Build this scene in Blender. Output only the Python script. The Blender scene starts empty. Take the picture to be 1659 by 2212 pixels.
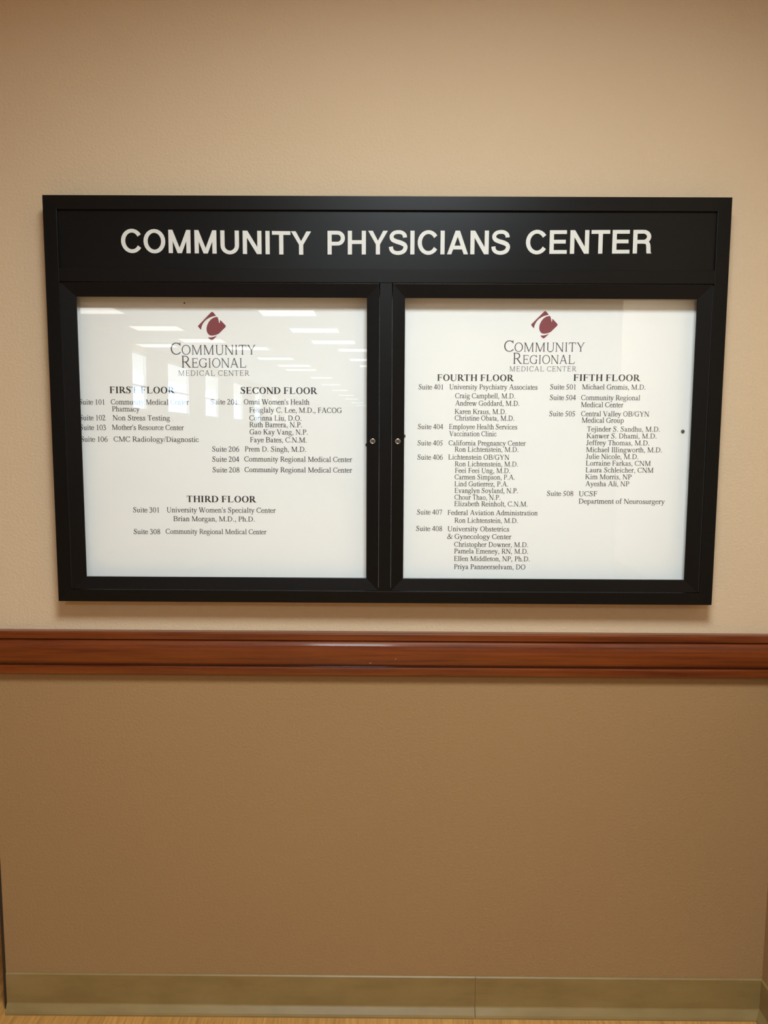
import bpy, bmesh, math, random
from mathutils import Vector, Matrix

random.seed(7)
scene = bpy.context.scene
COL = scene.collection
PI = math.pi

# ---------------------------------------------------------------- camera
cam_data = bpy.data.cameras.new('camera')
cam_data.sensor_fit = 'HORIZONTAL'
cam_data.sensor_width = 36.0
cam_data.lens = 1661.0/1659.0*36.0
cam_data.clip_start = 0.02
cam = bpy.data.objects.new('camera', cam_data)
COL.objects.link(cam)
PITCH, YAW, ROLL = 0.1066, -0.00475, 0.00503
fw = Vector((math.sin(YAW)*math.cos(PITCH), math.cos(YAW)*math.cos(PITCH), -math.sin(PITCH)))
rt = Vector((math.cos(YAW), -math.sin(YAW), 0.0))
up = rt.cross(fw)
rt, up = rt*math.cos(ROLL)+up*math.sin(ROLL), up*math.cos(ROLL)-rt*math.sin(ROLL)
m = Matrix((rt, up, -fw)).transposed().to_4x4()
m.translation = Vector((0.0062, -1.8112, 1.4781))
cam.matrix_world = m
scene.camera = cam

# ---------------------------------------------------------------- exposure
vs = scene.view_settings
vs.view_transform = 'Standard'
vs.look = 'None'
vs.gamma = 1.0
vs.use_curve_mapping = False
vs.exposure = 0.0
scene.cycles.max_bounces = 10
scene.cycles.transparent_max_bounces = 16

# ---------------------------------------------------------------- sky outside the windows
world = bpy.data.worlds.new('sky')
scene.world = world
world.use_nodes = True
bg = world.node_tree.nodes['Background']
bg.inputs['Color'].default_value = (0.62, 0.80, 1.0, 1)
bg.inputs['Strength'].default_value = 14.0

# ---------------------------------------------------------------- ceiling lamps
CEIL = 2.78
WARM = (0.88, 1.0, 1.06)
KEY_LIGHT = (0.15, -1.55, 0.60, 0.60, 59.0)       # x, y, size x, size y, watts
FILL_LIGHTS = [(-0.28, -4.2, 0.60, 0.60, 55.0), (3.0, -2.4, 0.60, 0.60, 4.0)]  # added unseen lamps: frontal fill for the sign wall, weak ambient from the corridor
LOBBY_GLOW = 3.6                                   # radiance of the far ceiling panels
# ---------------------------------------------------------------- lettering
# Every letter is drawn here from pen strokes (thick stems, thin hairlines,
# serifs); units are 1/1000 em, baseline at 0, capitals 662 high.
class Pen:
    def __init__(self, s, h, L):
        self.s, self.h, self.L, self.p = s, h, L, []
    def poly(self, *pts):
        self.p.append(list(pts))
    def bar(self, x0, y0, x1, y1, w):
        dx, dy = x1-x0, y1-y0
        l = math.hypot(dx, dy) or 1
        nx, ny = -dy/l*w/2, dx/l*w/2
        self.poly((x0+nx, y0+ny), (x0-nx, y0-ny), (x1-nx, y1-ny), (x1+nx, y1+ny))
    def diag(self, x0, y0, x1, y1, w):
        self.poly((x0-w/2, y0), (x0+w/2, y0), (x1+w/2, y1), (x1-w/2, y1))
    def strip(self, pts):
        n = len(pts)
        off = []
        ring = n > 4 and math.hypot(pts[0][0]-pts[-1][0], pts[0][1]-pts[-1][1]) < 1e-6
        for i in range(n):
            a, b = pts[max(i-1, 0)], pts[min(i+1, n-1)]
            if ring and i in (0, n-1): a, b = pts[n-2], pts[1]
            dx, dy = b[0]-a[0], b[1]-a[1]
            l = math.hypot(dx, dy) or 1
            w = pts[i][2]/2
            off.append(((pts[i][0]-dy/l*w, pts[i][1]+dx/l*w), (pts[i][0]+dy/l*w, pts[i][1]-dx/l*w)))
        for (a, b), (c, d) in zip(off, off[1:]):
            self.poly(a, b, d, c)
    def curve(self, pts, n=5):
        out = []
        for i in range(len(pts)-1):
            p0, p1, p2 = pts[max(i-1, 0)], pts[i], pts[i+1]
            p3 = pts[min(i+2, len(pts)-1)]
            for k in range(n):
                t = k/n
                out.append(tuple(.5*(2*b+(c-a)*t+(2*a-5*b+4*c-d)*t*t+(3*b-a-3*c+d)*t**3)
                                 for a, b, c, d in zip(p0, p1, p2, p3)))
        out.append(pts[-1])
        self.strip(out)
    def arc(self, cx, cy, rx, ry, a0, a1, s=None, h=None, pw=1.6, tilt=0):
        s = self.s if s is None else s
        h = self.h if h is None else h
        n = max(4, int(abs(a1-a0)/15))
        pts = []
        for i in range(n+1):
            a = math.radians(a0+(a1-a0)*i/n)
            w = h+(s-h)*abs(math.cos(a-math.radians(tilt)))**pw
            pts.append((cx+rx*math.cos(a), cy+ry*math.sin(a), w))
        self.strip(pts)
    def dot(self, x, y, r):
        self.poly(*[(x+r*math.cos(i*math.pi/5), y+r*math.sin(i*math.pi/5)) for i in range(10)])
    def serif(self, x, y, up, w=None, l=None, r=None):
        w = self.s if w is None else w
        l = self.L if l is None else l
        r = self.L if r is None else r
        t = self.h*.72
        d = 1 if up else -1
        self.poly((x-w/2-l, y), (x+w/2+r, y), (x+w/2+r, y+d*t), (x-w/2-l, y+d*t))
        k = self.L*.55
        if l: self.poly((x-w/2-k, y+d*t), (x-w/2, y+d*t), (x-w/2, y+d*(t+k*.8)))
        if r: self.poly((x+w/2+k, y+d*t), (x+w/2, y+d*t), (x+w/2, y+d*(t+k*.8)))
    def stem(self, x, y0, y1, w=None, foot=(1, 1), head=(1, 1)):
        w = self.s if w is None else w
        self.poly((x-w/2, y0), (x+w/2, y0), (x+w/2, y1), (x-w/2, y1))
        if foot: self.serif(x, y0, True, w, self.L*foot[0], self.L*foot[1])
        if head: self.serif(x, y1, False, w, self.L*head[0], self.L*head[1])
    def flag(self, x, y):
        s = self.s
        self.poly((x-s/2-62, y-42), (x-s/2-62, y-62), (x-s/2, y-62), (x+s/2, y-70), (x+s/2, y+8))

def capital(c, s, h, L):
    p = Pen(s, h, L)
    t = h/2
    T = 662-t
    W = 722
    def arms(bot, xr):
        p.stem(160, 0, 662)
        p.bar(160, T, xr-20, T, h); p.poly((xr-20, 662), (xr-20-h, 662), (xr-h*.4, 520), (xr, 520))
        p.bar(160, 345, 425, 345, h); p.bar(425, 430, 425, 262, h*1.05)
        if bot:
            p.bar(160, t, xr, t, h); p.poly((xr-h, 0), (xr, 0), (xr+35, 160), (xr+35-h*.8, 160))
    def bowl_c(cx):
        p.arc(cx, 331, 300, 331-t, 42, 318, s, h)
        x, y = cx+300*math.cos(math.radians(42)), 331+(331-t)*math.sin(math.radians(42))
        p.poly((x+22, 676), (x+22-h*.8, 676), (x-20, y+10), (x+10, y-60), (x+28, y-75))
    if c == 'A':
        p.diag(100, 0, 352, 674, h*1.3); p.diag(612, 0, 352, 674, s*1.12); p.bar(185, 228, 500, 228, h)
        p.serif(100, 0, 1, h*1.3); p.serif(614, 0, 1, s*1.1)
    elif c == 'B':
        W = 667; p.stem(160, 0, 662, foot=(1, 0), head=(1, 0)); p.bar(160, T, 320, T, h); p.bar(160, 350, 330, 350, h); p.bar(160, t, 330, t, h)
        p.arc(310, (T+350)/2, 250-s/2+40, (T-350)/2, 90, -90, s*.95, h); p.arc(330, (350+t)/2, 275-s/2+30, (350-t)/2, 90, -90, s, h)
    elif c == 'C':
        W = 667; bowl_c(372); p.bar(595, 108, 632, 140, h)
    elif c == 'D':
        p.stem(160, 0, 662, foot=(1, 0), head=(1, 0)); p.bar(160, T, 310, T, h); p.bar(160, t, 310, t, h); p.arc(300, 331, 390-s/2, 331-t, 90, -90)
    elif c == 'E':
        W = 611; arms(1, 560)
    elif c == 'F':
        W = 556; arms(0, 545)
    elif c == 'G':
        bowl_c(372); p.stem(592, 40, 330, foot=None); p.poly((592-s/2, 40), (592+s/2, 40), (592-s/2, 110))
        p.curve([(595, 104, h), (520, 40, h*1.2), (440, 12, h)])
    elif c == 'H':
        p.stem(152, 0, 662); p.stem(570, 0, 662); p.bar(152, 345, 570, 345, h)
    elif c == 'I':
        W = 333; p.stem(166, 0, 662)
    elif c == 'J':
        W = 389; p.stem(225, 130, 662, foot=None); p.curve([(225, 150, s), (215, 60, s*.8), (150, 8, h*1.4), (80, 12, h*1.5), (50, 45, h*1.6)]); p.dot(62, 55, s*.48)
    elif c == 'K':
        p.stem(160, 0, 662); p.diag(205, 285, 570, 662, h*1.5); p.diag(300, 390, 620, 0, s*1.28); p.serif(570, 662, 0, h, L*1.2, L*1.2); p.serif(628, 0, 1, s)
    elif c == 'L':
        W = 611; p.stem(160, 0, 662); p.bar(160, t, 555, t, h); p.poly((560-h*1.2, 0), (560, 0), (598, 175), (598-h*.8, 175))
    elif c == 'M':
        W = 889; k = h*1.25
        p.stem(135, 0, 662, k, head=(1, 0)); p.diag(155, 662, 445, 14, s*1.1); p.diag(445, 0, 735, 662, k*1.1); p.stem(740, 0, 662, head=(0, 1)); p.poly((80, 662), (200, 662), (160, 600))
    elif c == 'N':
        k = h*1.25; p.stem(118, 0, 662, k, head=None); p.diag(110, 662, 598, -8, s*1.22); p.stem(605, 0, 662, k, foot=None); p.bar(15, 662-h*.4, 110, 662-h*.4, h*.8)
    elif c == 'O':
        p.arc(361, 331, 329-s/2, 340-t, 0, 360, s, h)
    elif c in 'PR':
        W = 556 if c == 'P' else 667
        p.stem(160, 0, 662, head=(1, 0)); p.bar(160, T, 310, T, h); p.bar(160, 315, 310, 315, h)
        p.arc(300, (T+315)/2, 240-s/2, (T-315)/2, 90, -90, s, h)
        if c == 'R':
            p.diag(320, 330, 590, 0, s*1.25); p.serif(604, 0, 1, s, L*.4, L*.9)
    elif c == 'S':
        W = 556
        p.curve([(448, 505, h), (420, 590, h*1.2), (350, 648, h*1.2), (265, 656, h), (165, 622, s*.6), (128, 540, s*.85), (160, 450, s), (265, 372, s*1.15), (390, 290, s*1.1), (430, 190, s*.95), (390, 75, s*.7), (290, 8, h*1.1), (185, 18, h*1.2), (100, 90, h*1.2), (72, 195, h)])
        p.bar(455, 500, 452, 676, h*.9); p.bar(62, 200, 60, -14, h*.9)
    elif c == 'T':
        W = 611; p.stem(305, 0, 662, head=None); p.bar(35, T, 576, T, h); p.poly((35, 662), (35+h, 662), (20+h*.8, 505), (18, 505)); p.poly((576, 662), (576-h, 662), (593-h*.8, 505), (593, 505))
    elif c == 'U':
        k = h*1.2; p.stem(152, 200, 662, foot=None); p.stem(590, 240, 662, k, foot=None)
        p.curve([(152, 240, s), (160, 120, s*.9), (240, 25, s*.6), (365, 2, h*1.5), (500, 40, h*1.2), (575, 130, k), (590, 260, k)])
    elif c == 'V':
        p.diag(112, 662, 372, -8, s*1.12); p.diag(612, 662, 372, -8, h*1.3); p.serif(112, 662, 0, s); p.serif(612, 662, 0, h)
    elif c == 'W':
        W = 944
        p.diag(95, 662, 305, -8, s*1.08); p.diag(470, 600, 305, -8, h*1.3); p.diag(420, 662, 650, -8, s*1.08); p.diag(845, 662, 650, -8, h*1.3)
        p.serif(95, 662, 0, s); p.serif(430, 662, 0, s); p.serif(845, 662, 0, h)
    elif c == 'Y':
        p.diag(120, 662, 365, 285, s*1.15); p.diag(600, 662, 375, 285, h*1.4); p.stem(365, 0, 310, head=None); p.serif(112, 662, 0, s); p.serif(605, 662, 0, h)
    return p.p, W

def small(c):
    s, h = 95, 45
    p = Pen(s, h, 62)
    def bowl(cx, left):
        if left: p.arc(cx, 225, 168, 213, 65, 295, s, h, 1.4, 0)
        else: p.arc(cx, 225, 168, 213, 115, -115, s, h, 1.4, 0)
    def arch(x0, x1):
        p.curve([(x0, 330, h), (x0+85, 418, h*1.4), (x1-70, 430, s*.75), (x1-10, 370, s*.95), (x1, 270, s), (x1, 0, s)])
        p.serif(x1, 0, 1)
    W = 500
    if c == 'a':
        W = 444
        p.curve([(85, 345, s*.7), (110, 415, h*1.2), (195, 442, h*1.3), (275, 400, s*.8), (296, 310, s), (296, 130, s), (310, 45, s*.7), (360, 20, h*1.2), (435, 62, h*.8)])
        p.dot(88, 340, 40); p.curve([(296, 268, h), (190, 228, h*1.3), (100, 160, s*.85), (90, 80, s*.9), (150, 25, s*.65), (230, 45, h), (296, 105, h)])
    elif c == 'b':
        p.poly((68, 20), (68+s, 0), (68+s, 683), (68, 683)); p.flag(112, 675); bowl(275, 0); p.curve([(140, 360, h), (190, 420, h*1.3), (260, 438, h)]); p.curve([(140, 60, h), (190, 20, h*1.2), (260, 12, h)])
    elif c == 'c':
        W = 444; p.arc(245, 225, 185, 213, 45, 325, s, h, 1.4); p.dot(358, 355, 45); p.bar(390, 100, 412, 150, h*.8)
    elif c == 'd':
        p.stem(378, 0, 683, foot=(0, 1), head=None); p.flag(378, 675); bowl(240, 1); p.curve([(240, 438, h), (310, 425, h*1.2), (370, 370, h)]); p.curve([(240, 12, h), (310, 25, h*1.2), (370, 90, h)])
    elif c == 'e':
        W = 444; p.arc(232, 225, 178, 213, 8, 325, s, h, 1.3); p.bar(70, 272, 408, 272, h); p.bar(375, 95, 415, 155, h*.8)
    elif c == 'f':
        W = 333; p.stem(150, 0, 560, head=None); p.curve([(150, 540, s), (162, 625, s*.85), (225, 668, h*1.3), (290, 664, h*1.2), (330, 640, h)]); p.dot(335, 622, 40); p.bar(20, 432, 300, 432, h)
    elif c == 'g':
        p.arc(225, 300, 142, 138, 0, 360, s*.9, h); p.bar(320, 410, 470, 405, h*1.1)
        p.curve([(140, 195, h), (80, 130, s*.6), (95, 70, s*.75), (200, 42, s*.8), (350, 30, s*.85), (440, -40, s*.75), (420, -130, s*.7), (320, -190, h*1.1), (190, -200, h*1.2), (70, -165, s*.6), (45, -100, s*.6), (90, -30, h), (150, 30, h)])
    elif c == 'h':
        p.stem(120, 0, 683, head=None); p.flag(120, 675); arch(125, 385)
    elif c in 'ij':
        W = 278
        p.dot(140, 610, 58); p.flag(140, 450)
        if c == 'i': p.stem(140, 0, 450, head=None)
        else:
            p.curve([(140, 440, s), (140, 60, s), (135, -90, s*.9), (80, -180, h*1.3), (10, -195, h*1.2), (-40, -165, h)]); p.dot(-30, -155, 38)
    elif c == 'k':
        p.stem(120, 0, 683, head=None); p.flag(120, 675); p.diag(160, 200, 370, 440, h*1.5); p.diag(230, 300, 420, 0, s*1.25); p.serif(375, 450, 0, h, 62, 62); p.serif(428, 0, 1)
    elif c == 'l':
        W = 278; p.stem(140, 0, 683, head=None); p.flag(140, 675)
    elif c == 'm':
        W = 778; p.stem(120, 0, 450, head=None); p.flag(120, 450); arch(125, 390); arch(395, 660)
    elif c == 'n':
        p.stem(120, 0, 450, head=None); p.flag(120, 450); arch(125, 385)
    elif c == 'o':
        p.arc(250, 225, 176, 214, 0, 360, s, h, 1.4)
    elif c == 'p':
        p.stem(120, -217, 450, head=None); p.flag(120, 450); bowl(270, 0); p.curve([(140, 350, h), (190, 415, h*1.3), (265, 438, h)]); p.curve([(140, 70, h), (190, 25, h*1.2), (265, 12, h)])
    elif c == 'r':
        W = 333; p.stem(122, 0, 450, head=None); p.flag(122, 450); p.curve([(130, 300, h), (185, 400, h*1.6), (250, 440, s*.7), (305, 420, s*.6)]); p.dot(300, 405, 46)
    elif c == 's':
        W = 389
        p.curve([(315, 330, h), (290, 405, h*1.1), (220, 440, h*1.1), (140, 425, s*.7), (98, 355, s*.8), (140, 280, s), (235, 220, s), (310, 150, s*.95), (310, 70, s*.8), (230, 12, h*1.2), (140, 18, h*1.2), (75, 70, h*1.2), (55, 150, h)])
        p.bar(322, 325, 320, 455, h*.9); p.bar(48, 160, 48, -10, h*.9)
    elif c == 't':
        W = 278; p.poly((140-s/2, 100), (140+s/2, 100), (140+s/2, 575), (140-s/2+20, 530), (140-s/2, 440)); p.bar(15, 432, 265, 432, h); p.curve([(140, 120, s), (150, 45, s*.8), (200, 12, h*1.4), (275, 60, h)])
    elif c == 'u':
        p.flag(112, 450); p.flag(378, 450); p.poly((378-s/2, 20), (378+s/2+40, 10), (378+s/2+40, 35), (378+s/2, 40), (378+s/2, 450), (378-s/2, 450)); p.curve([(112, 440, s), (112, 140, s), (125, 55, s*.9), (200, 14, s*.6), (290, 40, h*1.2), (370, 110, h)])
    elif c == 'v':
        p.diag(95, 450, 260, -8, s*1.12); p.diag(415, 450, 260, -8, h*1.4); p.serif(95, 450, 0); p.serif(415, 450, 0, h)
    elif c == 'w':
        W = 722; p.diag(95, 450, 240, -8, s*1.1); p.diag(370, 440, 240, -8, h*1.4); p.diag(345, 450, 490, -8, s*1.1); p.diag(640, 450, 490, -8, h*1.4)
        p.serif(95, 450, 0); p.serif(345, 450, 0); p.serif(640, 450, 0, h)
    elif c == 'y':
        p.diag(95, 450, 270, 20, s*1.12); p.diag(425, 450, 190, -150, h*1.5); p.curve([(205, -110, h*1.5), (160, -185, h*1.5), (80, -195, s*.6)]); p.dot(75, -185, 44); p.serif(95, 450, 0); p.serif(425, 450, 0, h)
    elif c == 'z':
        W = 444; p.bar(45, 430, 400, 430, h); p.diag(75, 20, 370, 430, s*1.2); p.bar(35, 20, 410, 20, h); p.bar(50, 450, 42, 320, h*.9); p.bar(402, 0, 418, 135, h*.9)
    return p.p, W

def figure(c):
    s, h = 98, 46
    p = Pen(s, h, 62)
    W = 500
    if c == '0':
        p.arc(250, 331, 182, 322, 0, 360, s, h)
    elif c == '1':
        p.stem(260, 0, 660, head=None); p.serif(260, 0, 1, s, 90, 90); p.poly((260+s/2, 676), (260-s/2, 600), (110, 570), (110, 590))
    elif c == '2':
        p.curve([(48, 500, h), (90, 605, h*1.6), (190, 652, s*.7), (310, 610, s*.9), (350, 500, s), (300, 370, s*.9), (180, 200, s*.65), (60, 50, h*1.3)]); p.bar(32, 38, 430, 38, 76); p.bar(445, 60, 475, 140, h)
    elif c == '3':
        p.curve([(55, 520, h), (120, 625, h*1.5), (225, 650, s*.7), (325, 590, s*.9), (330, 470, s*.85), (250, 380, h*1.3), (160, 345, h)])
        p.curve([(190, 355, h), (300, 340, s*.7), (385, 250, s), (375, 120, s*.9), (280, 25, h*1.4), (160, 12, h*1.6), (60, 45, s*.6)]); p.dot(72, 42, 42)
    elif c == '4':
        p.bar(340, 0, 340, 676, s); p.bar(15, 195, 472, 195, 70); p.diag(50, 200, 330, 676, h*1.7)
    elif c == '5':
        p.bar(160, 625, 425, 625, 75); p.diag(100, 370, 175, 660, h*1.3); p.curve([(70, 385, s*.7), (210, 370, s*.8), (335, 280, s), (350, 150, s*.95), (270, 45, s*.6), (160, 12, h*1.4), (60, 40, s*.6)]); p.dot(70, 40, 42); p.poly((395, 590), (420, 590), (450, 690), (430, 680))
    elif c == '6':
        p.arc(262, 210, 172, 198, 0, 360, s*.95, h); p.curve([(90, 210, s), (100, 380, s*.95), (190, 540, s*.7), (300, 630, h*1.4), (440, 670, h)])
    elif c == '7':
        p.bar(40, 625, 440, 625, 74); p.diag(210, -8, 420, 640, h*1.6); p.bar(25, 520, 70, 645, h)
    elif c == '8':
        p.arc(250, 510, 138, 145, 0, 360, s*.85, h); p.arc(250, 175, 165, 168, 0, 360, s*.9, h); p.bar(150, 430, 340, 260, s*.8)
    elif c == '.':
        W = 250; p.dot(125, 48, 58)
    elif c == ',':
        W = 250; p.dot(120, 48, 58); p.curve([(150, 40, 60), (155, -40, h*1.2), (85, -130, h*.8)])
    elif c == "'":
        W = 180; p.poly((62, 431), (118, 431), (135, 676), (45, 676))
    elif c == '/':
        W = 278; p.diag(10, -14, 268, 676, 58)
    elif c == '&':
        W = 778
        p.curve([(690, 410, h), (620, 250, h*1.3), (480, 80, h*1.4), (300, 5, s*.7), (130, 50, s), (95, 170, s), (180, 300, s*.7), (330, 400, h*1.3), (440, 510, h*1.4), (430, 620, s*.7), (350, 655, h*1.3), (260, 600, s*.8), (265, 480, s*.9), (370, 300, s), (520, 110, s), (640, 35, s*.7), (745, 90, h)])
        p.serif(690, 428, 0, h, 80, 80)
    return p.p, W

def grotesque(c):
    """Bold grotesque capitals of the header, 718 high."""
    s, b = 134, 116
    p = Pen(s, b, 0)
    W = 722
    if c == 'C':
        p.arc(390, 359, 346-s/2, 375-b/2, 33, 327, s, b)
    elif c == 'O':
        W = 778; p.arc(389, 359, 345-s/2, 375-b/2, 0, 360, s, b)
    elif c == 'M':
        W = 833; p.bar(69+s/2, 0, 69+s/2, 718, s); p.bar(764-s/2, 0, 764-s/2, 718, s); p.diag(132, 718, 416, 0, 134); p.diag(701, 718, 416, 0, 134)
    elif c == 'U':
        x = 67+s/2; y = 655-s/2
        p.bar(x, 250, x, 718, s); p.bar(y, 250, y, 718, s); p.arc(361, 260, (y-x)/2, 277-b/2, 180, 360, s, b)
    elif c == 'N':
        p.bar(64+s/2, 0, 64+s/2, 718, s); p.bar(656-s/2, 0, 656-s/2, 718, s); p.diag(138, 718, 582, 0, 148)
    elif c == 'I':
        W = 278; p.bar(139, 0, 139, 718, s)
    elif c == 'T':
        W = 611; p.bar(305, 0, 305, 718, s); p.bar(14, 718-b/2, 597, 718-b/2, b)
    elif c == 'Y':
        W = 667; p.bar(333, 0, 333, 300, s); p.poly((15, 718), (165, 718), (397, 300), (397, 260), (269, 260), (269, 300)); p.poly((652, 718), (502, 718), (269, 300), (269, 260), (397, 260), (397, 300))
    elif c in 'PR':
        W = 667 if c == 'P' else 710
        p.bar(68+s/2, 0, 68+s/2, 718, s); y = 270 if c == 'P' else 300
        p.bar(132, 718-b/2, 390, 718-b/2, b); p.bar(132, y+b/2, 390, y+b/2, b)
        p.arc(390, (718+y)/2, 235-s/2+5, (718-y-b)/2, 90, -90, s, b)
        if c == 'R':
            p.curve([(390, 356, b), (480, 342, b), (535, 290, s*.95), (552, 200, s), (560, 70, s), (566, 20, s)], 4); p.poly((502, 40), (502, 0), (652, 0), (640, 24), (629, 40))
    elif c == 'H':
        p.bar(69+s/2, 0, 69+s/2, 718, s); p.bar(653-s/2, 0, 653-s/2, 718, s); p.bar(132, 375, 590, 375, b)
    elif c == 'S':
        W = 667
        p.curve([(550, 510, s), (535, 590, s*.95), (450, 660, b), (330, 676, b), (200, 650, b), (122, 560, s*.95), (150, 455, s), (270, 395, b*1.15), (420, 350, b*1.2), (545, 285, s), (565, 190, s), (500, 90, b*1.1), (350, 42, b), (200, 66, b), (120, 140, s*.95), (98, 235, s)], 4)
    elif c == 'A':
        p.diag(92, 0, 361, 718, 140); p.diag(630, 0, 361, 718, 140); p.bar(200, 205, 520, 205, b)
    elif c == 'E':
        W = 667; p.bar(76+s/2, 0, 76+s/2, 718, s); p.bar(140, 718-b/2, 610, 718-b/2, b); p.bar(140, 370, 580, 370, b); p.bar(140, b/2, 620, b/2, b)
    return p.p, W

def glyph(c, style):
    if c == ' ':
        return [], (250 if style != 'sans' else 300)
    if style == 'sans':
        return grotesque(c)
    if c.isupper():
        if style == 'bold':
            q, W = capital(c, 148, 44, 52)
            return q, W*(1.06 if c in 'EFILT' else 1.0)
        if style == 'title':
            return capital(c, 72, 40, 40)
        return capital(c, 104, 46, 58)
    if c.islower():
        return small(c)
    return figure(c)

def line_polys(text, style, gap=0, caps=1.0):
    """Polygons of one run of text in em units; gap = extra letter space,
    caps < 1 sets every letter but each word's first as a small capital."""
    out, x, first = [], 0.0, True
    for c in text:
        q, W = glyph(c, style)
        k = 1.0 if first else caps
        out += [[(x+a*k, b*k) for a, b in r] for r in q]
        x += (W+gap)*k
        first = (c == ' ')
    return out

def fit_polys(polys, x0, x1, z0, z1, em):
    """Place the run so that its ink spans x0..x1, baseline z0 -> z1."""
    lo = min(a for r in polys for a, b in r); hi = max(a for r in polys for a, b in r)
    f = (x1-x0)/(hi-lo)
    return [[(x0+(a-lo)*f, z0+(z1-z0)*(a-lo)/(hi-lo)+b*em) for a, b in r] for r in polys]
LEFT_LINES = [
    ('h', 'FIRST FLOOR', -639.4, -487.6, 1559.2),
    ('101', 'Suite 101', -711.4, -652.4, 1532.8),
    ('101', 'Community Medical Center', -637.7, -456.1, 1533.3),
    ('101', 'Pharmacy', -635.0, -571.1, 1517.2),
    ('102', 'Suite 102', -711.5, -650.9, 1496.6),
    ('102', 'Non Stress Testing', -634.5, -501.3, 1496.8),
    ('103', 'Suite 103', -711.8, -650.9, 1474.1),
    ('103', "Mother's Resource Center", -636.6, -469.2, 1474.8),
    ('106', 'Suite 106', -711.0, -648.1, 1446.9),
    ('106', 'CMC Radiology/Diagnostic', -633.9, -435.2, 1447.4),
    ('h', 'SECOND FLOOR', -335.8, -157.3, 1559.3),
    ('201', 'Suite 201', -406.1, -343.7, 1534.5),
    ('201', "Omni Women's Health", -328.6, -176.5, 1534.9),
    ('201', 'Fenglaly C. Lee, M.D., FACOG', -316.0, -101.5, 1516.3),
    ('201', 'Corinna Liu, D.O.', -316.5, -195.5, 1497.9),
    ('201', 'Ruth Barrera, N.P.', -316.2, -194.2, 1482.5),
    ('201', 'Gao Kay Vang, N.P.', -316.2, -180.9, 1465.7),
    ('201', 'Faye Bates, C.N.M.', -315.2, -183.5, 1447.4),
    ('206', 'Suite 206', -404.3, -341.1, 1425.3),
    ('206', 'Prem D. Singh, M.D.', -327.6, -185.2, 1425.9),
    ('204', 'Suite 204', -404.5, -341.4, 1401.8),
    ('204', 'Community Regional Medical Center', -329.6, -77.5, 1402.6),
    ('208', 'Suite 208', -404.2, -341.2, 1376.9),
    ('208', 'Community Regional Medical Center', -329.4, -77.5, 1377.8),
    ('h', 'THIRD FLOOR', -466.5, -302.0, 1306.5),
    ('301', 'Suite 301', -593.4, -531.8, 1281.7),
    ('301', "University Women's Specialty Center", -513.9, -257.2, 1282.2),
    ('301', 'Brian Morgan, M.D., Ph.D.', -498.6, -307.2, 1261.2),
    ('308', 'Suite 308', -593.6, -530.8, 1230.0),
    ('308', 'Community Regional Medical Center', -517.8, -279.5, 1231.0),
]
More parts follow.
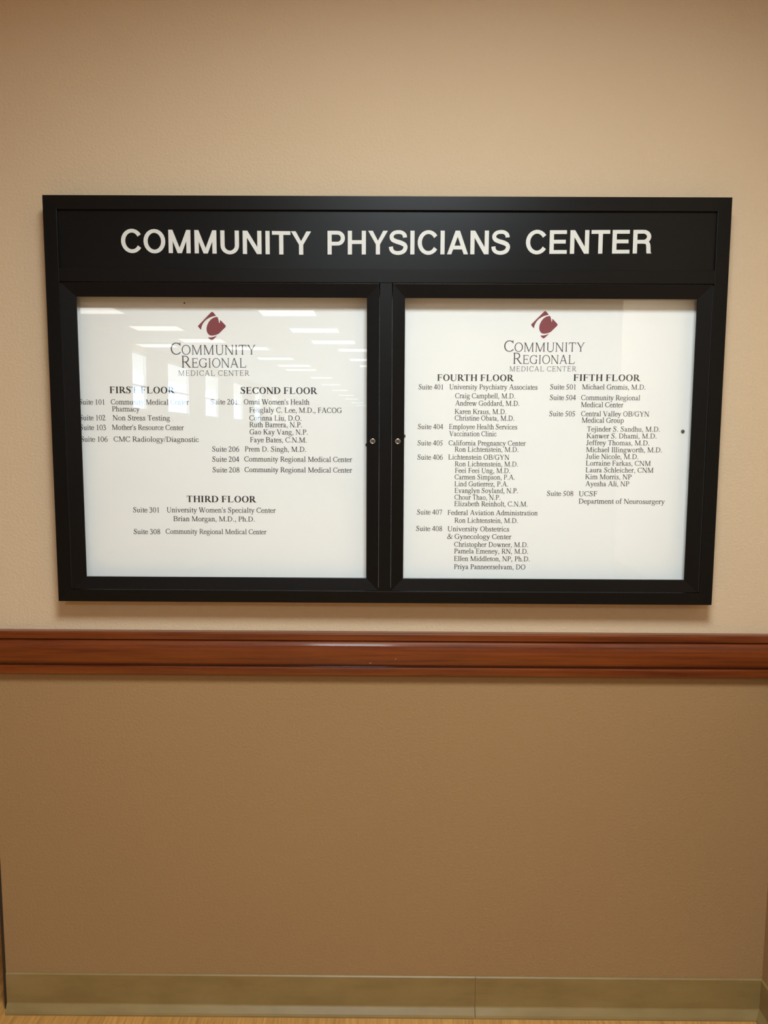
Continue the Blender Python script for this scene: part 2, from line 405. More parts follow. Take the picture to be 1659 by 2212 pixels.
RIGHT_LINES = [
    ('h', 'FOURTH FLOOR', 119.0, 296.2, 1591.0),
    ('401', 'Suite 401', 76.1, 133.0, 1571.1),
    ('401', 'University Psychiatry Associates', 147.5, 350.7, 1571.8),
    ('401', 'Craig Campbell, M.D.', 160.8, 299.6, 1551.4),
    ('401', 'Andrew Goddard, M.D.', 161.3, 309.6, 1534.5),
    ('401', 'Karen Kraus, M.D.', 160.6, 279.5, 1515.3),
    ('401', 'Christine Obata, M.D.', 160.6, 298.5, 1500.3),
    ('404', 'Suite 404', 75.2, 134.0, 1479.9),
    ('404', 'Employee Health Services', 148.1, 306.1, 1480.3),
    ('404', 'Vaccination Clinic', 148.3, 258.4, 1464.1),
    ('405', 'Suite 405', 75.1, 133.8, 1442.2),
    ('405', 'California Pregnancy Center', 147.3, 326.8, 1442.6),
    ('405', 'Ron Lichtenstein, M.D.', 161.9, 309.9, 1428.0),
    ('406', 'Suite 406', 75.2, 134.1, 1409.2),
    ('406', 'Lichtenstein OB/GYN', 147.3, 289.0, 1409.8),
    ('406', 'Ron Lichtenstein, M.D.', 162.6, 309.8, 1394.0),
    ('406', 'Feei Feei Ung, M.D.', 163.3, 291.6, 1378.6),
    ('406', 'Carmen Simpson, P.A.', 162.4, 303.2, 1363.3),
    ('406', 'Lind Gutierrez, P.A.', 162.6, 287.9, 1347.3),
    ('406', 'Evanglyn Soyland, N.P.', 162.9, 310.9, 1331.7),
    ('406', 'Chour Thao, N.P.', 162.8, 270.2, 1315.8),
    ('406', 'Elizabeth Reinholt, C.N.M.', 162.8, 334.4, 1300.5),
    ('407', 'Suite 407', 75.3, 134.1, 1280.2),
    ('407', 'Federal Aviation Administration', 147.4, 358.8, 1279.5),
    ('407', 'Ron Lichtenstein, M.D.', 163.9, 312.5, 1261.3),
    ('408', 'Suite 408', 73.6, 134.9, 1241.2),
    ('408', 'University Obstetrics', 147.9, 292.7, 1241.1),
    ('408', '& Gynecology Center', 147.1, 298.4, 1222.9),
    ('408', 'Christopher Downer, M.D.', 163.6, 338.1, 1204.1),
    ('408', 'Pamela Emeney, RN, M.D.', 164.2, 338.5, 1188.2),
    ('408', 'Ellen Middleton, NP, Ph.D.', 164.1, 342.7, 1170.2),
    ('408', 'Priya Panneerselvam, DO', 164.4, 333.1, 1150.8),
    ('h', 'FIFTH FLOOR', 433.1, 587.4, 1592.4),
    ('501', 'Suite 501', 380.0, 439.1, 1572.6),
    ('501', 'Michael Gromis, M.D.', 453.8, 599.6, 1573.0),
    ('504', 'Suite 504', 379.8, 439.9, 1548.3),
    ('504', 'Community Regional', 452.1, 588.2, 1548.5),
    ('504', 'Medical Center', 452.6, 550.4, 1532.4),
    ('505', 'Suite 505', 379.5, 439.5, 1511.2),
    ('505', 'Central Valley OB/GYN', 453.3, 610.5, 1511.5),
    ('505', 'Medical Group', 455.4, 552.5, 1496.7),
    ('505', 'Tejinder S. Sandhu, M.D.', 468.0, 637.0, 1476.5),
    ('505', 'Kanwer S. Dhami, M.D.', 467.9, 629.8, 1460.7),
    ('505', 'Jeffrey Thomas, M.D.', 467.4, 613.6, 1444.7),
    ('505', 'Michael Illingworth, M.D.', 467.9, 643.7, 1428.7),
    ('505', 'Julie Nicole, M.D.', 467.7, 589.5, 1412.8),
    ('505', 'Lorraine Farkas, CNM', 468.2, 618.8, 1397.3),
    ('505', 'Laura Schleicher, CNM', 468.2, 625.8, 1381.4),
    ('505', 'Kim Morris, NP', 467.8, 575.6, 1365.5),
    ('505', 'Ayesha Ali, NP', 468.4, 570.8, 1349.2),
    ('508', 'Suite 508', 379.2, 440.9, 1325.8),
    ('508', 'UCSF', 454.1, 497.1, 1325.6),
    ('508', 'Department of Neurosurgery', 454.3, 656.0, 1308.1),
]
# ---------------------------------------------------------------- materials
def new_mat(name):
    mt = bpy.data.materials.new(name)
    mt.use_nodes = True
    return mt, mt.node_tree.nodes, mt.node_tree.links, mt.node_tree.nodes['Principled BSDF']

def plain(name, col, rough=.5, metal=0.0, spec=.5):
    mt, n, l, b = new_mat(name)
    b.inputs['Base Color'].default_value = (*col, 1)
    b.inputs['Roughness'].default_value = rough
    b.inputs['Metallic'].default_value = metal
    b.inputs['Specular IOR Level'].default_value = spec
    return mt

def position(n, l, scale):
    g = n.new('ShaderNodeNewGeometry')
    mp = n.new('ShaderNodeMapping')
    mp.inputs['Scale'].default_value = scale
    l.new(g.outputs['Position'], mp.inputs['Vector'])
    return g, mp

def noise(n, l, vec, scale, detail=4, rough=.55):
    t = n.new('ShaderNodeTexNoise')
    t.inputs['Scale'].default_value = scale
    t.inputs['Detail'].default_value = detail
    t.inputs['Roughness'].default_value = rough
    l.new(vec.outputs['Vector'], t.inputs['Vector'])
    return t

def ramp(n, l, src, stops):
    r = n.new('ShaderNodeValToRGB')
    e = r.color_ramp.elements
    while len(e) < len(stops): e.new(.5)
    for k, (p, c) in zip(e, stops):
        k.position = p; k.color = (*c, 1)
    l.new(src, r.inputs['Fac'])
    return r

def bump(n, l, b, src, strength, dist):
    k = n.new('ShaderNodeBump')
    k.inputs['Strength'].default_value = strength
    k.inputs['Distance'].default_value = dist
    l.new(src, k.inputs['Height'])
    l.new(k.outputs['Normal'], b.inputs['Normal'])
    return k

UPPER, LOWER = (0.59, 0.438, 0.282), (0.318, 0.190, 0.083)
def wall_paint(name, two_tone):
    mt, n, l, b = new_mat(name)
    g, mp = position(n, l, (1, 1, 1))
    big = noise(n, l, mp, 1.6, 2)
    up_ = ramp(n, l, big.outputs['Fac'], [(.3, tuple(c*.97 for c in UPPER)), (.7, UPPER)])
    if two_tone:                      # two paints that meet behind the chair rail
        lo = ramp(n, l, big.outputs['Fac'], [(.3, tuple(c*.96 for c in LOWER)), (.7, LOWER)])
        s = n.new('ShaderNodeSeparateXYZ'); l.new(g.outputs['Position'], s.inputs[0])
        gt = n.new('ShaderNodeMath'); gt.operation = 'GREATER_THAN'; gt.inputs[1].default_value = 0.945
        l.new(s.outputs['Z'], gt.inputs[0])
        mx = n.new('ShaderNodeMix'); mx.data_type = 'RGBA'
        l.new(gt.outputs[0], mx.inputs['Factor']); l.new(lo.outputs[0], mx.inputs['A']); l.new(up_.outputs[0], mx.inputs['B'])
        l.new(mx.outputs['Result'], b.inputs['Base Color'])
    else:
        l.new(up_.outputs[0], b.inputs['Base Color'])
    b.inputs['Roughness'].default_value = .62
    b.inputs['Specular IOR Level'].default_value = .3
    a = noise(n, l, mp, 165, 3, .6)
    blob = ramp(n, l, a.outputs['Fac'], [(.40, (0, 0, 0)), (.72, (1, 1, 1))])
    f = noise(n, l, mp, 320, 2, .5)
    ad = n.new('ShaderNodeMath'); ad.operation = 'MULTIPLY_ADD'; ad.inputs[1].default_value = .28
    l.new(f.outputs['Fac'], ad.inputs[0]); l.new(blob.outputs[0], ad.inputs[2])
    bump(n, l, b, ad.outputs[0], .42, .0012)
    return mt

def wood(name, dark, light, along, rough, coat):
    mt, n, l, b = new_mat(name)
    g, mp = position(n, l, along)
    a = noise(n, l, mp, 1.0, 6, .62)
    c = noise(n, l, mp, 3.3, 4, .7)
    md = n.new('ShaderNodeMath'); md.operation = 'MULTIPLY_ADD'; md.inputs[1].default_value = .35
    l.new(c.outputs['Fac'], md.inputs[0]); l.new(a.outputs['Fac'], md.inputs[2])
    r = ramp(n, l, md.outputs[0], [(.44, dark), (.62, tuple((x+y)/2 for x, y in zip(dark, light))), (.86, light)])
    l.new(r.outputs[0], b.inputs['Base Color'])
    b.inputs['Roughness'].default_value = rough
    b.inputs['Coat Weight'].default_value = coat
    b.inputs['Specular IOR Level'].default_value = .25
    b.inputs['Coat Roughness'].default_value = .085
    return mt

def brushed(name, col, rough, along):
    mt, n, l, b = new_mat(name)
    b.inputs['Base Color'].default_value = (*col, 1)
    g, mp = position(n, l, along)
    a = noise(n, l, mp, 1.0, 3)
    r = n.new('ShaderNodeMapRange')
    r.inputs['To Min'].default_value = rough-.06; r.inputs['To Max'].default_value = rough+.06
    l.new(a.outputs['Fac'], r.inputs['Value']); l.new(r.outputs[0], b.inputs['Roughness'])
    b.inputs['Specular IOR Level'].default_value = .15
    return mt

def glass(name, tint=(1, 1, 1)):
    mt, n, l, b = new_mat(name)
    n.remove(b)
    out = n['Material Output']
    g = n.new('ShaderNodeNewGeometry')          # Schlick reflectance, the same from both faces of a thin pane
    dt = n.new('ShaderNodeVectorMath'); dt.operation = 'DOT_PRODUCT'
    l.new(g.outputs['Normal'], dt.inputs[0]); l.new(g.outputs['Incoming'], dt.inputs[1])
    def math_node(op, a, v, clamp=False):
        k = n.new('ShaderNodeMath'); k.operation = op; k.use_clamp = clamp
        l.new(a, k.inputs[0]); k.inputs[1].default_value = v
        return k.outputs[0]
    ab = math_node('ABSOLUTE', dt.outputs['Value'], 0)
    one = n.new('ShaderNodeMath'); one.operation = 'SUBTRACT'; one.inputs[0].default_value = 1.0; one.use_clamp = True
    l.new(ab, one.inputs[1])
    fac = math_node('MULTIPLY_ADD', math_node('POWER', one.outputs[0], 5.0), .957)
    fac.node.inputs[2].default_value = .043
    t = n.new('ShaderNodeBsdfTransparent'); t.inputs['Color'].default_value = (*tint, 1)
    gl = n.new('ShaderNodeBsdfGlossy'); gl.inputs['Roughness'].default_value = 0.0
    gl.inputs['Color'].default_value = (1, 1, 1, 1)
    mx = n.new('ShaderNodeMixShader')
    l.new(fac, mx.inputs[0]); l.new(t.outputs[0], mx.inputs[1]); l.new(gl.outputs[0], mx.inputs[2])
    l.new(mx.outputs[0], out.inputs['Surface'])
    return mt

def lamp_face(name, col, strength):
    mt, n, l, b = new_mat(name)
    b.inputs['Base Color'].default_value = (.8, .8, .8, 1)
    b.inputs['Emission Color'].default_value = (*col, 1)
    b.inputs['Emission Strength'].default_value = strength
    return mt

def planks(name):
    mt, n, l, b = new_mat(name)
    g, mp = position(n, l, (1, 1, 1))
    br = n.new('ShaderNodeTexBrick')
    rot = n.new('ShaderNodeMapping'); rot.inputs['Rotation'].default_value = (0, 0, PI/2)
    l.new(g.outputs['Position'], rot.inputs['Vector']); l.new(rot.outputs[0], br.inputs['Vector'])
    br.inputs['Scale'].default_value = 1.0
    br.inputs['Brick Width'].default_value = .92; br.inputs['Row Height'].default_value = .10
    br.inputs['Mortar Size'].default_value = .0012
    br.inputs['Color1'].default_value = (.56, .285, .078, 1); br.inputs['Color2'].default_value = (.50, .25, .066, 1)
    br.inputs['Mortar'].default_value = (.42, .20, .05, 1)
    mp2 = n.new('ShaderNodeMapping'); mp2.inputs['Scale'].default_value = (130, 8, 8)
    l.new(g.outputs['Position'], mp2.inputs['Vector'])
    a = noise(n, l, mp2, 1.0, 5, .65)
    r = ramp(n, l, a.outputs['Fac'], [(.28, (.62, .56, .48)), (.62, (1.1, 1.1, 1.1))])
    mx = n.new('ShaderNodeMix'); mx.data_type = 'RGBA'; mx.blend_type = 'MULTIPLY'; mx.inputs['Factor'].default_value = 1
    l.new(br.outputs['Color'], mx.inputs['A']); l.new(r.outputs[0], mx.inputs['B'])
    l.new(mx.outputs['Result'], b.inputs['Base Color'])
    b.inputs['Roughness'].default_value = .42
    return mt

def vinyl(name):
    mt, n, l, b = new_mat(name)
    g, mp = position(n, l, (3, 3, 9))
    a = noise(n, l, mp, 2.0, 4, .6)
    r = ramp(n, l, a.outputs['Fac'], [(.30, (.200, .132, .045)), (.60, (.250, .168, .060)), (.8, (.275, .19, .085))])
    l.new(r.outputs[0], b.inputs['Base Color'])
    b.inputs['Roughness'].default_value = .38
    bump(n, l, b, a.outputs['Fac'], .12, .002)
    return mt

def paper(name):
    mt, n, l, b = new_mat(name)
    g, mp = position(n, l, (1, 1, 1))
    a = noise(n, l, mp, 5, 3)
    r = ramp(n, l, a.outputs['Fac'], [(.3, (.815, .825, .79)), (.7, (.84, .845, .81))])
    l.new(r.outputs[0], b.inputs['Base Color'])
    b.inputs['Roughness'].default_value = .7
    return mt

M = dict(
    wall=wall_paint('two_tone_wall_paint', True), beige=wall_paint('beige_wall_paint', False),
    ceiling=plain('ceiling_tile', (.74, .72, .66), .9), floor=planks('plank_floor'),
    rail=wood('cherry_stained_wood', (.058, .0066, .0007), (.185, .038, .0045), (2.2, 60, 60), .42, .6),
    vinyl=vinyl('olive_vinyl_base'),
    black=brushed('black_satin_aluminium', (.0055, .0042, .0035), .34, (3, 300, 300)),
    black_v=brushed('black_satin_aluminium_upright', (.0045, .0037, .0032), .36, (300, 300, 3)),
    panel=plain('black_header_panel', (.0030, .0028, .0026), .33, 0, .20),
    gap=plain('dark_seam', (.003, .003, .003), .8),
    letter=plain('ivory_letter_vinyl', (.62, .61, .56), .5),
    paper=paper('white_sheet'), back=plain('white_back_panel', (.78, .78, .75), .7),
    ink=plain('black_print', (.014, .012, .012), .6), grey_ink=plain('charcoal_print', (.040, .038, .042), .6),
    maroon=plain('maroon_print', (.205, .034, .042), .6),
    glass=glass('door_glass'), window_glass=glass('window_glass', (.95, .98, 1)),
    chrome=plain('chrome', (.75, .72, .66), .14, 1.0), dark_metal=plain('dark_tack', (.035, .032, .032), .42, .0),
    bronze=plain('dark_bronze_trim', (.022, .015, .010), .5), white_metal=plain('white_metal', (.8, .8, .78), .5),
    chip=plain('bare_wood_chip', (.62, .40, .26), .7),
    key_face=lamp_face('lit_diffuser', WARM, 6.0), lobby_face=lamp_face('lobby_lit_diffuser', (1.0, .96, .88), LOBBY_GLOW),
    window_frame=plain('white_window_frame', (.75, .75, .72), .5))

# ---------------------------------------------------------------- mesh helpers
def obj(name, bm, mat, parent=None, smooth=False):
    me = bpy.data.meshes.new(name)
    bm.normal_update()
    bm.to_mesh(me); bm.free()
    o = bpy.data.objects.new(name, me)
    COL.objects.link(o)
    me.materials.append(mat)
    if smooth:
        for f in me.polygons: f.use_smooth = True
    if parent is not None: o.parent = parent
    return o

def tag(o, label=None, cat=None, group=None, kind=None):
    if label: o['label'] = label
    if cat: o['category'] = cat
    if group: o['group'] = group
    if kind: o['kind'] = kind
    return o

def empty(name, loc=(0, 0, 0)):
    o = bpy.data.objects.new(name, None)
    o.empty_display_size = .05
    COL.objects.link(o); o.location = loc
    return o

def box(bm, x0, x1, y0, y1, z0, z1, bev=0.0):
    r = bmesh.ops.create_cube(bm, size=1.0)
    for v in r['verts']:
        v.co = Vector(((x0+x1)/2+v.co.x*(x1-x0), (y0+y1)/2+v.co.y*(y1-y0), (z0+z1)/2+v.co.z*(z1-z0)))
    if bev:
        es = list({e for v in r['verts'] for e in v.link_edges})
        bmesh.ops.bevel(bm, geom=es, offset=bev, segments=2, affect='EDGES', profile=.5)
    return bm

def hexa(bm, pts):
    """Solid from 8 points: four front (a loop) then the matching four back."""
    v = [bm.verts.new(p) for p in pts]
    for q in ((0, 1, 2, 3), (7, 6, 5, 4), (0, 4, 5, 1), (1, 5, 6, 2), (2, 6, 7, 3), (3, 7, 4, 0)):
        bm.faces.new([v[i] for i in q])
    bmesh.ops.recalc_face_normals(bm, faces=bm.faces)
    return bm

def extrude_profile(bm, prof, p0, p1):
    """prof: (out, z) loop; swept from p0 to p1 (xy points), 'out' is to the right of travel."""
    d = Vector((p1[0]-p0[0], p1[1]-p0[1], 0)).normalized()
    nrm = Vector((d.y, -d.x, 0))
    rings = []
    for p in (p0, p1):
        rings.append([bm.verts.new((p[0]+nrm.x*o, p[1]+nrm.y*o, z)) for o, z in prof])
    k = len(prof)
    for i in range(k):
        bm.faces.new((rings[0][i], rings[1][i], rings[1][(i+1) % k], rings[0][(i+1) % k]))
    bm.faces.new(rings[0]); bm.faces.new(list(reversed(rings[1])))
    bmesh.ops.recalc_face_normals(bm, faces=bm.faces)
    return bm

def flat(bm, polys, y, depth=0.0):
    """Polygons (x, z in metres) at depth y, facing the room (-y)."""
    y_base = y
    for i, r in enumerate(polys):
        y = y_base+(4e-6*(i % 64) if not depth else 0.0)      # overlapping strokes lie one over the other
        a = sum(p[0]*q[1]-q[0]*p[1] for p, q in zip(r, r[1:]+r[:1]))
        if abs(a) < 1e-14: continue
        if a < 0: r = r[::-1]
        v = [bm.verts.new((x, y, z)) for x, z in r]
        bm.faces.new(v)
        if depth:
            w = [bm.verts.new((x, y+depth, z)) for x, z in r]
            for k in range(len(v)):
                j = (k+1) % len(v)
                bm.faces.new((v[k], w[k], w[j], v[j]))
    return bm

def lathe(bm, cx, cz, y0, prof, n=24):
    """prof: (radius, distance out from y0 toward the room)."""
    rings = []
    for r, d in prof:
        if r < 1e-6: rings.append([bm.verts.new((cx, y0-d, cz))])
        else: rings.append([bm.verts.new((cx+r*math.cos(2*PI*i/n), y0-d, cz+r*math.sin(2*PI*i/n))) for i in range(n)])
    for a, b in zip(rings, rings[1:]):
        for i in range(n):
            j = (i+1) % n
            q = [a[i % len(a)], a[j % len(a)], b[j % len(b)], b[i % len(b)]]
            q = [x for k, x in enumerate(q) if x not in q[:k]]
            if len(q) > 2: bm.faces.new(q)
    bmesh.ops.recalc_face_normals(bm, faces=bm.faces)
    return bm

def B(): return bmesh.new()
def struct(name, bm, mat, parent=None, smooth=False):
    o = obj(name, bm, mat, parent, smooth)
    if parent is None: o['kind'] = 'structure'
    return o

# ---------------------------------------------------------------- the room
X_L, X_R = -0.9560, 0.9585            # ends of the sign wall
Y_END = -31.0
DRIFT = -0.044                         # the lobby runs off at a slight angle
struct('floor', box(B(), -5.2, 5.2, Y_END-.3, 1.6, -.1, 0), M['floor'])
struct('ceiling', box(B(), -5.2, 5.2, Y_END-.3, 1.6, CEIL+.02, CEIL+.12), M['ceiling'])
struct('wall_back', box(B(), X_L, X_R, 0, .13, 0, CEIL+.02), M['wall'])
struct('wall_right', box(B(), X_R, X_R+.13, -1.46, .13, 0, CEIL+.02), M['wall'])
struct('wall_corridor', box(B(), X_R+.13, 5.1, -1.46, -1.33, 0, CEIL+.02), M['wall'])
struct('wall_corridor_end', box(B(), 5.0, 5.13, -3.6, -1.46, 0, CEIL+.02), M['beige'])
struct('wall_opposite', box(B(), .12, 5.13, -3.74, -3.6, 0, CEIL+.02), M['beige'])
struct('wall_left', box(B(), -4.4, -0.80, 1.30, 1.43, 0, CEIL+.02), M['beige'])      # seen past the open left end
struct('wall_recess', box(B(), -0.94, -0.80, .13, 1.30, 0, CEIL+.02), M['beige'])
struct('wall_far', box(B(), -5.2, 2.2, Y_END-.2, Y_END, 0, CEIL+.02), M['beige'])
b = B(); hexa(b, [(.12, -3.74, 0), (.26, -3.74, 0), (.26, -3.74, CEIL+.02), (.12, -3.74, CEIL+.02),
                  (.12-27.3*DRIFT, Y_END, 0), (.26-27.3*DRIFT, Y_END, 0), (.26-27.3*DRIFT, Y_END, CEIL+.02), (.12-27.3*DRIFT, Y_END, CEIL+.02)])
struct('wall_lobby', b, M['beige'])
struct('trim_3', box(B(), X_L-.0098, X_L, .004, .13, 0, CEIL), M['bronze'])

# window wall of the lobby: piers, sill wall and head between the openings
def wx(y): return -4.0+DRIFT*y
WZ0, WZ1 = 1.84, 2.70
OPEN = [(-9.2, -9.85), (-10.72, -11.95), (-12.86, -13.9), (-15.03, -16.0), (-17.15, -18.05), (-19.3, -20.2), (-21.4, -22.3)]
def slab(bm, ya, yb, z0, z1, t=.08):
    hexa(bm, [(wx(ya), ya, z0), (wx(yb), yb, z0), (wx(yb), yb, z1), (wx(ya), ya, z1),
              (wx(ya)-t, ya, z0), (wx(yb)-t, yb, z0), (wx(yb)-t, yb, z1), (wx(ya)-t, ya, z1)])
b = B()
slab(b, 1.43, Y_END, 0, WZ0); slab(b, 1.43, Y_END, WZ1, CEIL+.02)
ys = [1.43]+[y for o in OPEN for y in o]+[Y_END]
for ya, yb in zip(ys[0::2], ys[1::2]): slab(b, ya, yb, WZ0, WZ1)
struct('wall_window', b, M['beige'])
for i, (ya, yb) in enumerate(OPEN):
    def q(bm, y0, y1, z0, z1, inset, t):
        x0, x1 = wx(y0)-inset, wx(y1)-inset
        hexa(bm, [(x0, y0, z0), (x1, y1, z0), (x1, y1, z1), (x0, y0, z1), (x0-t, y0, z0), (x1-t, y1, z0), (x1-t, y1, z1), (x0-t, y0, z1)])
    f = .045
    b = B()
    q(b, ya, ya-f, WZ0, WZ1, .02, .03); q(b, yb+f, yb, WZ0, WZ1, .02, .03)
    q(b, ya-f, yb+f, WZ0, WZ0+f, .02, .03); q(b, ya-f, yb+f, WZ1-f, WZ1, .02, .03)
    q(b, ya-f, yb+f, 2.20, 2.225, .02, .03)
    w = struct('window_%d' % (i+1), b, M['window_frame'])
    b = B(); q(b, ya-f, yb+f, WZ0+f, WZ1-f, .032, .006)
    obj('pane', b, M['window_glass'], w)

# skirting: cove base in two lengths with a butt joint, and along the right wall
COVE = [(0, .1045), (.0018, .1045), (.0042, .1018), (.0044, .0250), (.0056, .0222), (.0150, .0085), (.0172, .0040), (.0175, 0), (0, 0)]
SEAM = 0.2342
bb = struct('baseboard_back', extrude_profile(B(), COVE, (X_L+.001, -.0), (SEAM-.0007, 0)), M['vinyl'])
tag(obj('length', extrude_profile(B(), COVE, (SEAM+.0007, 0), (X_R-.0002, 0)), M['vinyl'], bb))
struct('baseboard_right', extrude_profile(B(), COVE, (X_R, -.0045), (X_R, -1.46)), M['vinyl'])
struct('baseboard_left', extrude_profile(B(), COVE, (-4.0, 1.30), (-.94, 1.30)), M['vinyl'])

# chair rail: cap bead, bellied board and lower bead
RAIL = [(0, .9955), (.0185, .9955), (.0205, .9945), (.0215, .9925), (.0215, .9785), (.0205, .9772), (.0135, .9768), (.0135, .9752), (.0190, .9748),
        (.0222, .9733), (.0245, .9705), (.0262, .966), (.0275, .957), (.0280, .946), (.0275, .935), (.0262, .926), (.0245, .921), (.0222, .9182),
        (.0190, .9168), (.0135, .9164), (.0135, .9122), (.0195, .9118), (.0212, .9106), (.0218, .9088), (.0215, .893), (.0195, .891), (0, .891)]
rail = struct('trim_1', extrude_profile(B(), RAIL, (X_L, 0), (X_R-.0002, 0)), M['rail'])
b = B()
flat(b, [[(-.0375, .9255), (-.0325, .9245), (-.0300, .9268), (-.0318, .9262), (-.0335, .9252)], [(.0268, .9370), (.0274, .9335), (.0280, .9332), (.0276, .9368)]], -.0283)
obj('chip', b, M['chip'], rail)

# ---------------------------------------------------------------- ceiling lamps
def ceiling_light(x, y, sx, sy, face, watts=None):
    root = empty('ceiling_light', (x, y, CEIL))
    b = B(); t = .03
    for a in ((-sx/2-t, sx/2+t, -sy/2-t, -sy/2), (-sx/2-t, sx/2+t, sy/2, sy/2+t), (-sx/2-t, -sx/2, -sy/2, sy/2), (sx/2, sx/2+t, -sy/2, sy/2)):
        box(b, *a, -.006, .02)
    obj('frame', b, M['white_metal'], root)
    obj('diffuser', box(B(), -sx/2, sx/2, -sy/2, sy/2, 0.0, .015), face, root)
    if watts:
        ld = bpy.data.lights.new('tube_light', 'AREA')
        ld.shape = 'RECTANGLE'; ld.size = sx; ld.size_y = sy; ld.energy = watts; ld.color = WARM
        lo = bpy.data.objects.new('tube_light', ld); COL.objects.link(lo)
        ld.spread = math.radians(162); lo.parent = root; lo.location = (0, 0, -.008)
    return root

tag(ceiling_light(*KEY_LIGHT[:4], M['key_face'], KEY_LIGHT[4]), 'square ceiling lamp overhead that lights the directory case and casts its shadow', 'ceiling light')
for (x, y, sx, sy, w), lab in zip(FILL_LIGHTS, ('added square fill lamp over the lobby entrance, out of sight of the left glass door', 'added square fill lamp over the corridor right of the directory wall, out of view')):
    tag(ceiling_light(x, y, sx, sy, M['key_face'], w), lab, 'ceiling light')
LOBBY = [(-.77-.29, -6.54), (-.90, -7.85), (-.75, -9.0), (-.45, -9.95), (-.35, -11.35), (-.22, -12.45), (-3.10, -6.45), (-2.80, -7.73), (-2.53, -8.90),
         (-3.36, -9.48), (-2.06, -9.78), (-1.87, -11.22), (-1.71, -12.46), (-1.68, -13.3), (-1.45, -15.2), (-1.40, -17.35), (-1.32, -19.5),
         (-1.27, -21.95), (-1.20, -24.1), (-1.13, -26.75), (-1.05, -29.1)]
for i, (x, y) in enumerate(LOBBY):
    s = (.58, .40) if y > -14 else (.44, .40)
    tag(ceiling_light(x, y, *s, M['lobby_face']), 'recessed ceiling light panel seen as a reflection in the left glass door', 'ceiling light', 'lobby ceiling lights reflected in the left door')

# ---------------------------------------------------------------- the directory case
YF = -0.050
case = empty('directory_case', (0, 0, 1.0757))
tag(case, 'black wall-mounted directory case with two glazed doors under white header lettering', 'directory board')
def part(name, bm, mat, parent=case, smooth=False):
    o = obj(name, bm, mat, parent, smooth)
    if parent is case:
        o.matrix_parent_inverse = Matrix.Translation((0, 0, -1.0757))
    return o
OX, OZ0, OZ1 = .762, 1.0757, 1.9908
HX, HZ0, HZ1 = .7325, 1.8338, 1.9606                 # recessed header
DX, DZ0, DZ1 = .7300, 1.1050, 1.8030                 # door openings
def mitred(name, a, b_, y0, y1, mat, parent, side):
    """One side of a picture frame: a = outer rect, b_ = inner rect (x0,x1,z0,z1);
    y0/y1 = front depth at the outer / inner edge, back at yb."""
    (ax0, ax1, az0, az1), (bx0, bx1, bz0, bz1) = a, b_
    o = {'top': [(ax0, az1), (ax1, az1)], 'bottom': [(ax1, az0), (ax0, az0)], 'left': [(ax0, az0), (ax0, az1)], 'right': [(ax1, az1), (ax1, az0)]}[side]
    i = {'top': [(bx0, bz1), (bx1, bz1)], 'bottom': [(bx1, bz0), (bx0, bz0)], 'left': [(bx0, bz0), (bx0, bz1)], 'right': [(bx1, bz1), (bx1, bz0)]}[side]
    bm = B()
    yb = y1+.0032 if parent is not case else 0.0
    hexa(bm, [(o[0][0], y0, o[0][1]), (o[1][0], y0, o[1][1]), (i[1][0], y1, i[1][1]), (i[0][0], y1, i[0][1]),
              (o[0][0], yb, o[0][1]), (o[1][0], yb, o[1][1]), (i[1][0], yb, i[1][1]), (i[0][0], yb, i[0][1])])
    es = [e for e in bm.edges if all(v.co.y < yb-.001 for v in e.verts) and abs((e.verts[0].co-e.verts[1].co).length) > .1]
    bmesh.ops.bevel(bm, geom=es, offset=.0009, segments=2, affect='EDGES', profile=.5)
    return part(name, bm, mat, parent)
for side in ('top', 'bottom', 'left', 'right'):
    mitred('frame_side', (-OX, OX, OZ0, OZ1), (-DX-.0012, DX+.0012, DZ0-.0012, HZ1), YF, YF, M['black' if side in ('top', 'bottom') else 'black_v'], case, side)
panel = part('header_panel', box(B(), -DX-.0012, DX+.0012, YF+.006, YF+.012, HZ0-.004, HZ1), M['panel'])
b = B(); box(b, -DX-.0012, DX+.0012, YF, -.004, DZ1+.0014, HZ0, .0007)
part('header_rail', b, M['black'])
b = B(); box(b, -.0137, .0137, YF+.0002, -.004, DZ0-.0010, DZ1+.0010, .0006)
part('mullion', b, M['black_v'])
part('back_panel', box(B(), -DX-.001, DX+.001, -.010, -.002, DZ0-.001, DZ1+.001), M['back'])
part('hinge_strip', box(B(), -DX-.0008, -DX+.0012, YF+.0015, -.012, DZ0+.002, DZ1-.002), M['gap'])
part('hinge_strip', box(B(), DX-.0012, DX+.0008, YF+.0015, -.012, DZ0+.002, DZ1-.002), M['gap'])

for word, x0, x1, z0, z1, cap in (('COMMUNITY', -.5917, -.1674, 1.8689, 1.8655, .0505), ('PHYSICIANS', -.1310, .2755, 1.8663, 1.8684, .0512), ('CENTER', .3107, .5901, 1.8691, 1.8713, .0510)):
    polys = fit_polys(line_polys(word, 'sans', -14), x0, x1, z0, z1, cap/718)
    part('lettering', flat(B(), polys, YF+.0054), M['letter'], panel)

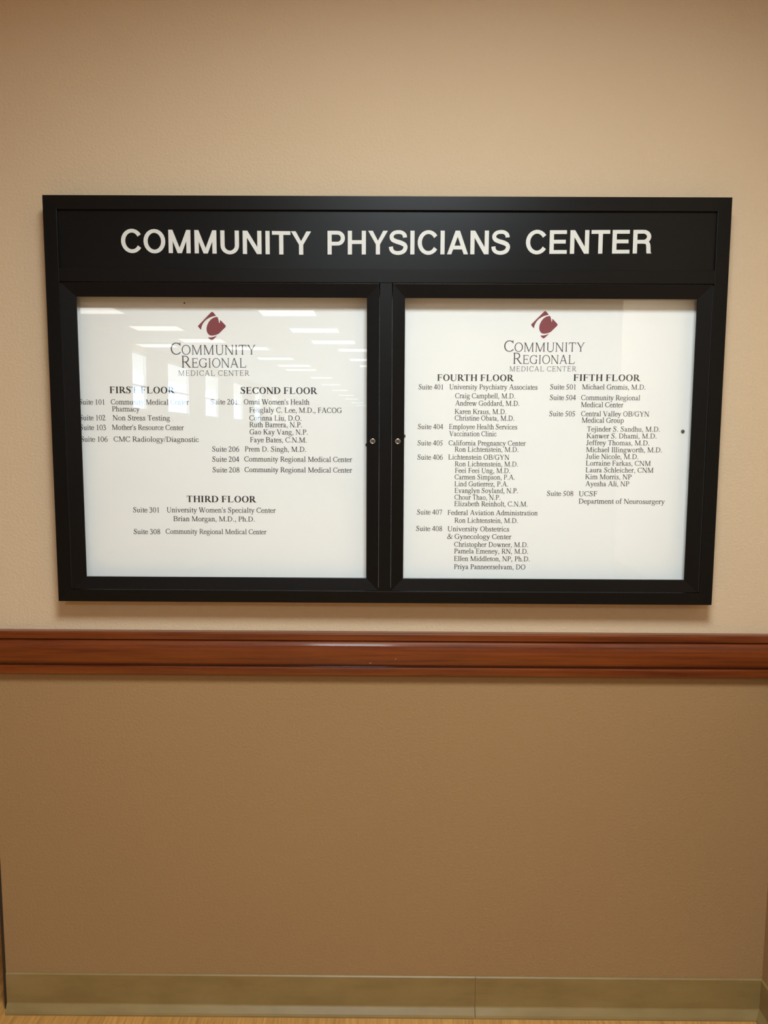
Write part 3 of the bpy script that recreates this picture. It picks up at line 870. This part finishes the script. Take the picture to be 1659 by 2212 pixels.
def door(x0, x1, ox0, ox1, tilt, lock_x):
    d = part('door', B(), M['black'])
    a, c = (x0, x1, DZ0, DZ1), (ox0, ox1, 1.1340, 1.7722)
    for nm, side, mt in (('top_rail', 'top', 'black'), ('bottom_rail', 'bottom', 'black'), ('stile', 'left', 'black_v'), ('stile', 'right', 'black_v')):
        mitred(nm, a, c, YF-.0006, YF+.0042, M[mt], d, side)
    b = B(); z0, z1 = 1.122, 1.784; t = .0030
    y0 = -.0375; dy = math.tan(tilt)*(z1-z0)/2
    hexa(b, [(ox0-.012, y0-dy, z0), (ox1+.012, y0-dy, z0), (ox1+.012, y0+dy, z1), (ox0-.012, y0+dy, z1),
             (ox0-.012, y0-dy+t, z0), (ox1+.012, y0-dy+t, z0), (ox1+.012, y0+dy+t, z1), (ox0-.012, y0+dy+t, z1)])
    part('glass_pane', b, M['glass'], d)
    b = lathe(B(), lock_x, 1.452, YF+.0022, [(.0064, 0), (.0064, .0022), (.0057, .0032), (.0046, .0034), (.0042, .0024), (.0, .0024)], 28)
    k = part('lock', b, M['chrome'], d, True)
    b = lathe(B(), lock_x, 1.452, YF+.0022, [(.0041, .0020), (.0041, .0027), (.0022, .0029), (.0, .0029)], 20)
    box(b, lock_x-.0005, lock_x+.0005, YF+.0022-.0033, YF+.0022-.0026, 1.4496, 1.4544)
    part('keyway', b, M['dark_metal'], k)
    return d
door(-DX+.0014, -.0150, -.6963, -.0428, math.radians(.345), -.0288)
door(.0150, DX-.0014, .0430, .6970, 0.0, .0284)

# ---------------------------------------------------------------- the printed sheets
YS = -.0132
EMBLEM = [
    [(310, 715), (295, 695), (300, 665), (750, 208), (785, 195), (818, 212), (915, 325), (840, 340), (740, 368), (640, 420), (540, 495), (465, 590), (415, 700), (395, 812)],
    [(905, 372), (945, 365), (970, 385), (985, 430), (1000, 490), (1010, 545), (1020, 580), (1032, 575), (1045, 480), (1060, 475), (1225, 645), (1238, 680), (1225, 715),
     (1000, 935), (940, 965), (850, 990), (760, 1003), (690, 990), (640, 955), (600, 890), (582, 810), (585, 730), (610, 640), (660, 540), (730, 455), (820, 395)],
    [(625, 1065), (730, 1065), (830, 1045), (940, 1000), (790, 1150), (745, 1172), (705, 1150)]]
def sheet(name, label, x0, x1, lines, cap, head_cap, emblem, marks):
    root = empty(name, ((x0+x1)/2, YS, DZ0+.004))
    tag(root, label, 'directory sheet')
    inv = Matrix.Translation(root.location).inverted()
    def p(nm, bm, mt):
        o = obj(nm, bm, mt, root); o.matrix_parent_inverse = inv; return o
    p('sheet', box(B(), x0, x1, YS+.0004, YS+.0030, DZ0+.004, DZ1-.004), M['paper'])
    cx, cz, w, h = emblem
    bm = B()
    for r in EMBLEM:
        flat(bm, [[(cx+(a-766)/943*w, cz-(c-684)/977*h) for a, c in r]], YS)
    p('emblem', bm, M['maroon'])
    polys = []
    for text, a, c, z0, z1, ch, gap, caps in marks:
        polys += fit_polys(line_polys(text, 'title', gap, caps), a*.001, c*.001, z0*.001, z1*.001, ch*.001/662)
    p('wordmark', flat(B(), polys, YS), M['grey_ink'])
    groups = []
    for key, text, a, c, z in lines:
        if key == 'h' or not groups or groups[-1][0] != key: groups.append((key, []))
        groups[-1][1].append((text, a, c, z))
    for key, rows in groups:
        polys = []
        for text, a, c, z in rows:
            st, ch = ('bold', head_cap) if key == 'h' else ('roman', cap)
            polys += fit_polys(line_polys(text, st), a*.001, c*.001, z*.001, z*.001, ch/662)
        p('floor_heading' if key == 'h' else 'suite_listing', flat(B(), polys, YS), M['ink'])
    return root
sheet('directory_sheet', 'white printed sheet listing first, second and third floor suites behind the left glass door', -.7285, -.0165, LEFT_LINES, .0120, .0152,
      (-.3995, 1.7123, .0638, .0646),
      [('COMMUNITY', -495.4, -300.1, 1647.5, 1648.8, 27.5, 0, .80), ('REGIONAL', -470.7, -321.7, 1618.4, 1619.1, 27.0, 0, .79), ('MEDICAL CENTER', -478.7, -314.7, 1599.8, 1600.6, 12.2, 60, 1)])
sheet('directory_sheet', 'white printed sheet listing fourth and fifth floor suites behind the right glass door', .0165, .7285, RIGHT_LINES, .0117, .0149,
      (.3628, 1.7188, .0603, .0615),
      [('COMMUNITY', 271.8, 456.3, 1657.6, 1658.8, 25.8, 0, .80), ('REGIONAL', 293.4, 434.7, 1630.3, 1631.0, 25.2, 0, .79), ('MEDICAL CENTER', 285.7, 439.2, 1613.3, 1614.0, 11.6, 60, 1)])

for (x, z), lab in (((-.0424, 1.4428), 'dark round tack at the right edge of the left sheet'),
                    ((.0428, 1.4636), 'dark round tack at the left edge of the right sheet beside the door stile'),
                    ((.6900, 1.4776), 'dark round tack standing clear near the right edge of the right sheet'),
                    ((-.4615, 1.7640), 'tiny grey tack in the shade at the top of the left sheet above the emblem')):
    k = .45 if z > 1.7 else 1.0
    b = lathe(B(), x, z, YS+.0004, [(r*k, d*k) for r, d in ((.0042, 0), (.0043, .0010), (.0036, .0022), (.0020, .0029), (0, .0031))], 20)
    tag(obj('tack', b, M['dark_metal'], None, True), lab, 'tack', 'tacks holding the sheets')
